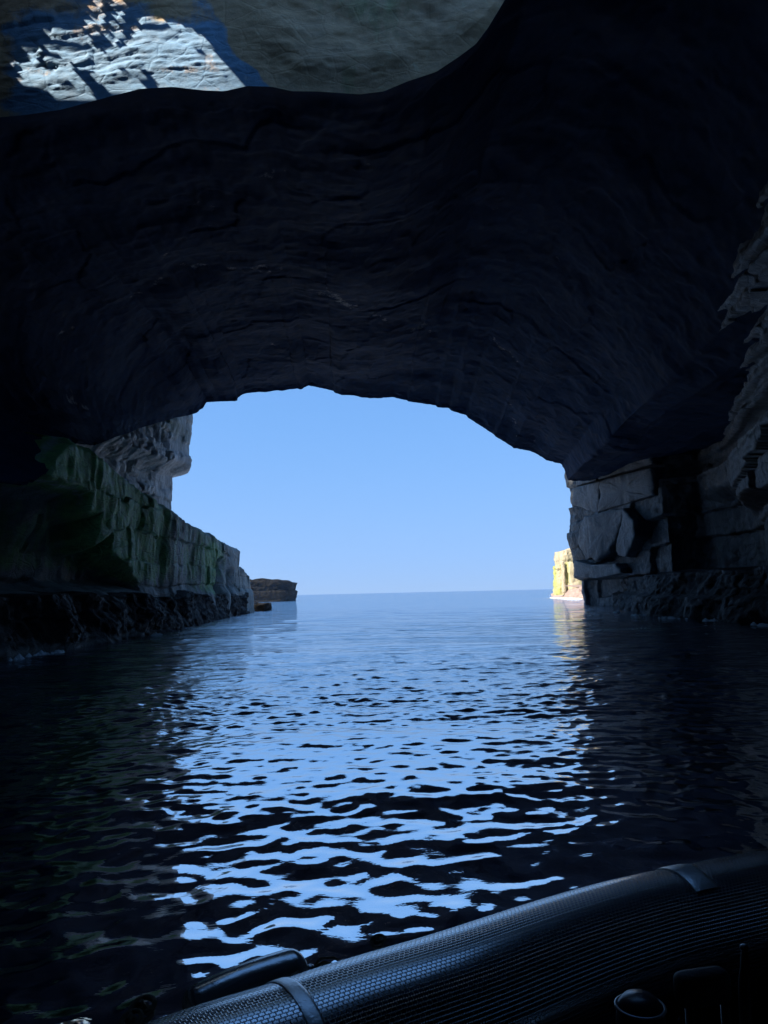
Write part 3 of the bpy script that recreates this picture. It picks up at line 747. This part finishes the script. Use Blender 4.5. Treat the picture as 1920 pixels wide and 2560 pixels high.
T = NT('sea_water')
geo = T.n('ShaderNodeNewGeometry').outputs['Position']
far = T.n('ShaderNodeVectorMath', operation='LENGTH'); T.l(geo, far.inputs[0]); dist = far.outputs['Value']
nA = T.noise(T.mapping(geo, (1.6, 2.6, 1)), 1.0, 5, .6, .4)
nB = T.noise(T.mapping(geo, (.35, .7, 1)), 1.0, 4, .6, .3)
mr = T.n('ShaderNodeMapRange'); T.l(dist, mr.inputs[0]); mr.inputs[1].default_value = 8; mr.inputs[2].default_value = 110; mr.inputs[3].default_value = .05; mr.inputs[4].default_value = 2.6; nC = T.noise(T.mapping(geo, (.06, .22, 1)), 1.0, 5, .65, .3)
bp = T.n('ShaderNodeBump'); bp.inputs['Distance'].default_value = .14
T.l(mr.outputs[0], bp.inputs['Strength']); T.l(T.math('ADD', T.math('MULTIPLY', nA, .75), T.math('ADD', T.math('MULTIPLY', nB, 2.2), T.math('MULTIPLY', nC, 3.5))), bp.inputs['Height'])
gl = T.n('ShaderNodeBsdfGlossy'); gl.inputs['Roughness'].default_value = .03; gl.inputs['Color'].default_value = (1, 1, 1, 1)
df = T.n('ShaderNodeBsdfDiffuse'); df.inputs['Color'].default_value = (.012, .05, .095, 1)
lwt = T.n('ShaderNodeLayerWeight'); lwt.inputs['Blend'].default_value = .5
for nd in (gl, df, lwt): T.l(bp.outputs[0], nd.inputs['Normal'])
rf_ = T.ramp(lwt.outputs['Facing'], [(0, (.6,) * 3), (.62, (.97,) * 3), (.78, (.88,) * 3), (.88, (.66,) * 3), (.94, (.72,) * 3), (1, (.9,) * 3)])
mx = T.n('ShaderNodeMixShader'); T.l(rf_, mx.inputs[0]); T.l(df.outputs[0], mx.inputs[1]); T.l(gl.outputs[0], mx.inputs[2])
T.l(mx.outputs[0], T.out.inputs[0]); M_SEA = T.m
so = sea(); so['kind'] = 'structure'

# ------------------------------------------------------------------ surf foam along the waterline
M_FOAM = plain('foam', (.75, .8, .82), .8, .3, .6, 25)
bm = bmesh.new()
def foam_patch(x, y, L, Wd, dirx, diry, seed):
    rs = np.random.RandomState(seed)
    for k in range(int(L * Wd * 55)):
        u = (rs.rand() - .5) * L; v = rs.randn() * Wd * .3
        if vnoise(u * 1.2, v * 5, 0, seed) < -.1: continue
        s = .04 + .13 * rs.rand() ** 2
        cxx, cyy = x + dirx * u - diry * v, y + diry * u + dirx * v
        n = 7; h = s * (.35 + .5 * rs.rand())
        ring = [bm.verts.new((cxx + math.cos(a) * s * (1 + .5 * rs.rand()), cyy + math.sin(a) * s * (1 + .5 * rs.rand()), -.03)) for a in np.linspace(0, 6.283, n, endpoint=False)]
        tp = bm.verts.new((cxx, cyy, .03 + h))
        for i in range(n): bm.faces.new((ring[i], ring[(i + 1) % n], tp))
for k, (p, q, wd) in enumerate((((1568, 1538), (1612, 1540), .35), ((1650, 1545), (1716, 1549), .4), ((1750, 1551), (1800, 1553), .25), ((1880, 1561), (1925, 1566), .3), ((1540, 1531), (1552, 1534), .2), ((1392, 1494), (1442, 1498), 1.6), ((360, 1596), (400, 1587), .3), ((30, 1650), (160, 1628), .22))):
    A3 = at_height(*p, 0); B3 = at_height(*q, 0); dv = B3 - A3; L = np.linalg.norm(dv)
    foam_patch((A3[0] + B3[0]) / 2, (A3[1] + B3[1]) / 2, L, wd, dv[0] / L, dv[1] / L, 900 + k)
me = bpy.data.meshes.new('surf_foam'); bm.to_mesh(me); bm.free()
fo = link('surf_foam', me, M_FOAM); fo['kind'] = 'stuff'; fo['label'] = 'thin white surf foam washing along the foot of the rocks'

# ------------------------------------------------------------------ inflatable boat
T = NT('tube_fabric')
uvn = T.n('ShaderNodeUVMap').outputs[0]
vm = T.mapping(uvn, (1, 1, 1))
br = T.n('ShaderNodeTexBrick'); br.offset = .5; br.inputs['Scale'].default_value = 1.0
br.inputs['Brick Width'].default_value = .0165; br.inputs['Row Height'].default_value = .0115; br.inputs['Mortar Size'].default_value = .0019; br.inputs['Mortar Smooth'].default_value = .9
wob = T.n('ShaderNodeTexWave'); wob.inputs['Scale'].default_value = 1.0
sx = T.n('ShaderNodeSeparateXYZ'); T.l(vm, sx.inputs[0])
# scalloped scale edges: shift each row's edge by a sine along the length
sn = T.math('MULTIPLY', T.math('ABSOLUTE', T.math('SINE', T.math('MULTIPLY', sx.outputs[0], math.pi / .0165 * 2))), .0022)
cb = T.n('ShaderNodeCombineXYZ'); T.l(sx.outputs[0], cb.inputs[0]); T.l(T.math('ADD', sx.outputs[1], sn), cb.inputs[1])
T.l(cb.outputs[0], br.inputs['Vector'])
b = T.n('ShaderNodeBsdfPrincipled')
nz = T.noise(vm, 14, 5, .6)
colr = T.mix(br.outputs['Fac'], T.ramp(nz, [(.3, (.035, .035, .045)), (.7, (.07, .07, .085))]), (.012, .012, .015))
T.l(colr, b.inputs['Base Color']); b.inputs['Roughness'].default_value = .2; b.inputs['IOR'].default_value = 12.0
bp = T.n('ShaderNodeBump'); bp.inputs['Strength'].default_value = 1.0; bp.inputs['Distance'].default_value = .003; bp.invert = True
T.l(br.outputs['Fac'], bp.inputs['Height']); T.l(bp.outputs[0], b.inputs['Normal']); T.l(b.outputs[0], T.out.inputs[0]); M_TUBE = T.m
M_STRAP = plain('strap_tape', (.75, .78, .8), .28, .5, .2, 120, ior=14.0)
M_DECK = plain('deck_grip', (.02, .02, .022), .8, .3, .5, 90)
M_FEND = plain('fender_vinyl', (.3, .31, .32), .2, .5, .1, 30, ior=6.0)
M_ROPE = plain('rope', (.3, .26, .2), .85, .2, .8, 220)
M_PAD = plain('seat_vinyl', (.05, .05, .055), .55, .5, .3, 60)
M_METAL = plain('worn_metal', (.35, .35, .36), .35, .5, .1, 60, .9)
M_DRUM = plain('drum_plastic', (.03, .03, .05), .3, .6, .1, 40)

TR = .24; TZ0 = .42
pk = [at_height(*q, .64) for q in ((363, 2556), (509, 2504), (667, 2459), (797, 2415), (949, 2371), (1100, 2328), (1277, 2269), (1416, 2227), (1554, 2191), (1693, 2164), (1920, 2119))]
pk = np.array(pk)[:, :2]
tg = np.gradient(pk, axis=0); tg /= np.linalg.norm(tg, axis=1, keepdims=True)
inn = np.stack([tg[:, 1], -tg[:, 0]], -1)                     # toward the boat's inside
axs = pk + inn * .10
ext0 = axs[0] - tg[0] * 1.0; ext00 = axs[0] - tg[0] * 3.0
end = axs[-1]; bow = [(end[0] + .55, end[1] - .02), (end[0] + 1.0, end[1] - .25), (end[0] + 1.25, end[1] - .75), (end[0] + 1.2, end[1] - 1.2)]
d0 = tg[0]
stb = [(bow[-1][0] - .3, bow[-1][1] - .5)] + [tuple(np.array(bow[-1]) + np.array((-.5, -.75)) - d0 * k + 0 * inn[0]) for k in (.6, 1.8, 3.2, 4.6)]
tpath = np.array([tuple(ext00), tuple(ext0)] + [tuple(a) for a in axs] + bow + stb)
tp, _ = resample(tpath, step=.05, smooth=3)
tp3 = np.concatenate([tp, np.full((len(tp), 1), TZ0)], 1)
boat = thing('inflatable_boat', 'dark inflatable boat with scale-textured rubber tube crossing the foreground', 'boat', (.6, 1.6, 0))
tube_mesh('tube', tp3, TR, M_TUBE, boat, n=72, uv=True)
bm = bmesh.new()
tops = [bm.verts.new((q[0], q[1], .27)) for q in tp[::6]]
bots = [bm.verts.new((q[0], q[1], -.12)) for q in tp[::6]]
bm.faces.new(tops); bm.faces.new(bots[::-1])
for i in range(len(tops)):
    j = (i + 1) % len(tops); bm.faces.new((bots[i], bots[j], tops[j], tops[i]))
me = bpy.data.meshes.new('deck'); bm.to_mesh(me); bm.free(); link('deck', me, M_DECK, boat)

def on_tube(px, py):
    """index of the tube's axis sample under a picture point at the tube's top"""
    q = at_height(px, py, .64)[:2]
    return int(np.argmin(np.linalg.norm(tp - q, axis=1)))
def strap(i, wdt, a0, a1, thick=.004, name='strap', skew=0.0):
    c0 = tp3[i]; t = tp3[min(i + 1, len(tp3) - 1)] - tp3[i - 1]; t /= np.linalg.norm(t)
    n_in = np.array([t[1], -t[0], 0])
    na = 40; nb = 7
    Pm = np.zeros((2 * nb, na, 3))
    for k in range(nb):
        for layer in (0, 1):
            rr = TR + (thick if layer == 0 else -.01)
            u = (k / (nb - 1) - .5) * wdt
            if layer == 0 and k in (0, nb - 1): rr = TR + thick * .6
            for j in range(na):
                a = a0 + (a1 - a0) * j / (na - 1)
                Pm[k if layer == 0 else 2 * nb - 1 - k, j] = c0 + t * (u + skew * (a - .5 * math.pi)) + rr * (math.cos(a) * n_in + math.sin(a) * np.array([0, 0, 1]))
    Pm = np.concatenate([Pm, Pm[:1]], 0)
    return grid_mesh(name, Pm, M_STRAP, boat, smooth=False)
strap(on_tube(688, 2452), .043, R(38), R(170))
strap(on_tube(1672, 2167), .10, R(62), R(150), .006, 'patch', .03)
# lifeline rope looped along the outside of the tube
pts = []
i0, i1 = on_tube(250, 2590) - 14, on_tube(1900, 2110)
for i in range(i0, i1):
    t = tp3[i + 1] - tp3[i - 1]; t /= np.linalg.norm(t); n_out = -np.array([t[1], -t[0], 0])
    s = (i - i0) * .05 / .62; sag = abs(math.sin(math.pi * s)) ** .8
    a = R(52 - 62 * sag)
    pts.append(tp3[i] + (TR + .012) * (math.cos(a) * n_out + math.sin(a) * np.array([0, 0, 1])))
tube_mesh('lifeline', pts, .007, M_ROPE, boat, n=8)
def knot(p, s, seed):
    rs = np.random.RandomState(seed); ang = np.linspace(0, 4 * math.pi, 60)
    q = np.stack([p[0] + s * (np.sin(ang) + .6 * np.sin(1.5 * ang)), p[1] + s * .8 * np.cos(1.5 * ang), p[2] + s * (.9 * np.cos(ang) + .5 * np.sin(ang * .5))], -1)
    return tube_mesh('knot', q, s * .38, M_ROPE, boat, n=8)
knot(at_height(945, 2352, .56), .014, 1); knot(at_height(358, 2520, .52), .022, 2); knot(at_height(330, 2550, .52), .018, 3)
for o in boat.children: o.matrix_parent_inverse = boat.matrix_world.inverted()

# fender lying against the outside of the tube
fe = thing('fender', 'smooth grey sausage fender lying along the outer side of the boat tube', 'fender', (0, 0, 0))
zf = .515
f1 = at_height(764, 2418, zf + .02); f0 = at_height(450, 2530, zf + .02)
f1 = f1 + np.array([0, .015, 0]); f0 = f0 + np.array([0, .05, 0]); f1[2] = zf; f0[2] = zf - .03
Lf = np.linalg.norm(f1 - f0); u = np.linspace(0, 1, 60)
rf = .076 * np.minimum(1, np.sqrt(np.clip(1 - ((np.maximum(0, .11 - u * .999) / .11) ** 2), 0, 1))) 
rf = np.minimum(rf, .076 * np.sqrt(np.clip(1 - (np.maximum(0, u - .87) / .13) ** 2, 0, 1)))
rf = np.maximum(rf, .008)
fp = f0[None] + (f1 - f0)[None] * u[:, None]; fp[:, 2] += .012 * np.sin(math.pi * u)
tube_mesh('body', fp, rf, M_FEND, fe, n=40)
dv = (f1 - f0) / Lf
tube_mesh('end_eye', [f1 - dv * .004, f1 + dv * .02, f1 + dv * .03], [.018, .016, .010], M_FEND, fe, n=16)
tube_mesh('tie_rope', [f1 + dv * .02, f1 + dv * .06 + np.array([0, -.01, .01]), f1 + dv * .12 + np.array([.01, -.05, .0]), f1 + dv * .16 + np.array([.01, -.09, -.02])], .005, M_ROPE, fe, n=8)
tube_mesh('tie_rope', [f1 + dv * .02, f1 + dv * .05 + np.array([0, 0, .022]), f1 + dv * .09 + np.array([.01, -.02, .02]), f1 + dv * .13 + np.array([.02, -.06, .0])], .004, M_ROPE, fe, n=8)

# dark fittings inside the boat, lower right
def rounded_box(name, c, size, bev, mat, parent=None, rz=0, seg=4, taper=1.0):
    bm = bmesh.new(); bmesh.ops.create_cube(bm, size=1)
    for v in bm.verts:
        k = taper if v.co.z > 0 else 1
        v.co = Vector((v.co.x * size[0] * k, v.co.y * size[1], v.co.z * size[2]))
    bmesh.ops.bevel(bm, geom=bm.edges[:], offset=bev, segments=seg, affect='EDGES', profile=.5)
    bmesh.ops.rotate(bm, verts=bm.verts, cent=(0, 0, 0), matrix=Matrix.Rotation(rz, 3, 'Z'))
    bmesh.ops.translate(bm, verts=bm.verts, vec=Vector(c))
    for f in bm.faces: f.smooth = True
    me = bpy.data.meshes.new(name); bm.to_mesh(me); bm.free(); return link(name, me, mat, parent)
sp_ = at_depth(1755, 2455, 1.72)
seat = thing('boat_seat', 'dark padded boat seat back with rounded top edge, low in the right corner', 'seat', (0, 0, 0))
zt = sp_[2]
rounded_box('backrest', (sp_[0], 1.72, zt - .01), (.125, .05, .07), .022, M_PAD, seat, R(12))
for dx in (-.03, .045):
    tube_mesh('post', [(sp_[0] + dx, 1.72, .27), (sp_[0] + dx, 1.72, zt - .03)], .009, M_METAL, seat, n=12)
rounded_box('cushion', (sp_[0] + .02, 1.60, .62), (.3, .34, .10), .035, M_PAD, seat, R(12))
rounded_box('pedestal', (sp_[0] + .02, 1.60, .42), (.26, .30, .31), .02, M_DECK, seat, R(12))
lv = at_depth(1862, 2375, 1.78)
lev = thing('control_lever', 'small upright control lever with a pale knob beside the padded seat back', 'lever', (0, 0, 0))
tube_mesh('shaft', [(lv[0] - .01, 1.78, .27), (lv[0] - .008, 1.78, lv[2] - .08), (lv[0], 1.78, lv[2])], [.02, .012, .007], M_PAD, lev, n=12)
tube_mesh('knob', [(lv[0], 1.78, lv[2] - .004), (lv[0], 1.78, lv[2] + .002), (lv[0], 1.78, lv[2] + .009), (lv[0], 1.78, lv[2] + .013)], [.004, .009, .009, .003], M_METAL, lev, n=16)
dr_ = at_depth(1621, 2521, 1.5)
drum = thing('drum', 'dark round-topped drum with a shining rim at the bottom edge of the picture', 'drum', (0, 0, 0))
zz = dr_[2]
tube_mesh('body', [(dr_[0], 1.55, .27), (dr_[0], 1.55, .30), (dr_[0], 1.55, zz - .05), (dr_[0], 1.55, zz - .02), (dr_[0], 1.55, zz - .005), (dr_[0], 1.55, zz)], [.044, .046, .046, .043, .03, .006], M_DRUM, drum, n=40)
tube_mesh('rim', [(dr_[0] + .0445 * math.cos(a), 1.55 + .0445 * math.sin(a), zz - .022) for a in np.linspace(0, 2 * math.pi, 48, endpoint=False)], .0035, M_METAL, drum, n=8, closed=True)

# ------------------------------------------------------------------ sea haze
T = NT('haze_air'); pv = T.n('ShaderNodeVolumePrincipled'); pv.inputs['Density'].default_value = HAZE; pv.inputs['Color'].default_value = (.33, .6, 1, 1); pv.inputs['Anisotropy'].default_value = .1
T.l(pv.outputs[0], T.out.inputs['Volume'])
bm = bmesh.new(); bmesh.ops.create_cube(bm, size=1)
for v in bm.verts: v.co = Vector((v.co.x * 1500, v.co.y * 1500, 40 if v.co.z > 0 else -3))
me = bpy.data.meshes.new('haze'); bm.to_mesh(me); bm.free(); hz = link('haze', me, T.m); hz['kind'] = 'stuff'; hz['label'] = 'thin blue sea haze'

# ------------------------------------------------------------------ light
SKY_K, SKY_B, SKY_T = .5, .35, (.52, .78, .96)      # the deep blue of the upper sky, toned to the photograph's cool white balance
sd = Vector((math.sin(AZ) * math.cos(EL), math.cos(AZ) * math.cos(EL), math.sin(EL)))
sl = bpy.data.lights.new('sun', 'SUN'); sl.energy = 4.0; sl.angle = R(.5); sl.color = (1, .95, .87)
sun = bpy.data.objects.new('sun', sl); COL.objects.link(sun)
sun.rotation_euler = (-sd).to_track_quat('-Z', 'Y').to_euler()
w = bpy.data.worlds.new('World'); S.world = w; w.use_nodes = True
nt = w.node_tree; nt.nodes.clear()
sk = nt.nodes.new('ShaderNodeTexSky'); sk.sky_type = 'NISHITA'; sk.sun_disc = False
sk.sun_elevation = EL; sk.sun_rotation = AZ % (2 * math.pi); sk.altitude = 0; sk.air_density = 1.0; sk.dust_density = .15; sk.ozone_density = 2.0
# the clear, even blue of a dry marine sky: less of the pale horizon band, in the photograph's cool white balance
tc = nt.nodes.new('ShaderNodeTexCoord')
sp3 = nt.nodes.new('ShaderNodeSeparateXYZ'); nt.links.new(tc.outputs['Generated'], sp3.inputs[0])
mz = nt.nodes.new('ShaderNodeMath'); mz.operation = 'MULTIPLY_ADD'; mz.inputs[1].default_value = SKY_K; mz.inputs[2].default_value = SKY_B
nt.links.new(sp3.outputs[2], mz.inputs[0])
cb3 = nt.nodes.new('ShaderNodeCombineXYZ'); nt.links.new(sp3.outputs[0], cb3.inputs[0]); nt.links.new(sp3.outputs[1], cb3.inputs[1]); nt.links.new(mz.outputs[0], cb3.inputs[2])
nv = nt.nodes.new('ShaderNodeVectorMath'); nv.operation = 'NORMALIZE'; nt.links.new(cb3.outputs[0], nv.inputs[0]); nt.links.new(nv.outputs[0], sk.inputs[0])
tn = nt.nodes.new('ShaderNodeMix'); tn.data_type = 'RGBA'; tn.blend_type = 'MULTIPLY'; tn.inputs[0].default_value = 1; tn.inputs[7].default_value = (*SKY_T, 1)
nt.links.new(sk.outputs[0], tn.inputs[6])
# pale sea haze low on the horizon, thinning upward
ab = nt.nodes.new('ShaderNodeMath'); ab.operation = 'ABSOLUTE'; nt.links.new(sp3.outputs[2], ab.inputs[0])
dv_ = nt.nodes.new('ShaderNodeMath'); dv_.operation = 'MULTIPLY'; dv_.inputs[1].default_value = -1 / .12; nt.links.new(ab.outputs[0], dv_.inputs[0])
ex = nt.nodes.new('ShaderNodeMath'); ex.operation = 'EXPONENT'; nt.links.new(dv_.outputs[0], ex.inputs[0])
hm = nt.nodes.new('ShaderNodeMix'); hm.data_type = 'RGBA'; hm.inputs[7].default_value = (1.42, 2.07, 3.15, 1)
nt.links.new(ex.outputs[0], hm.inputs[0]); nt.links.new(tn.outputs[2], hm.inputs[6])
bg = nt.nodes.new('ShaderNodeBackground'); bg.inputs[1].default_value = .12; nt.links.new(hm.outputs[2], bg.inputs[0])
ow = nt.nodes.new('ShaderNodeOutputWorld'); nt.links.new(bg.outputs[0], ow.inputs[0])
S.view_settings.view_transform = 'Standard'; S.view_settings.look = 'None'; S.view_settings.exposure = 1.3; S.view_settings.gamma = 1
S.cycles.use_denoising = True; S.cycles.volume_bounces = 0
S.cycles.max_bounces = 7; S.cycles.diffuse_bounces = 4; S.cycles.glossy_bounces = 3
S.cycles.caustics_reflective = True; S.cycles.sample_clamp_indirect = 6
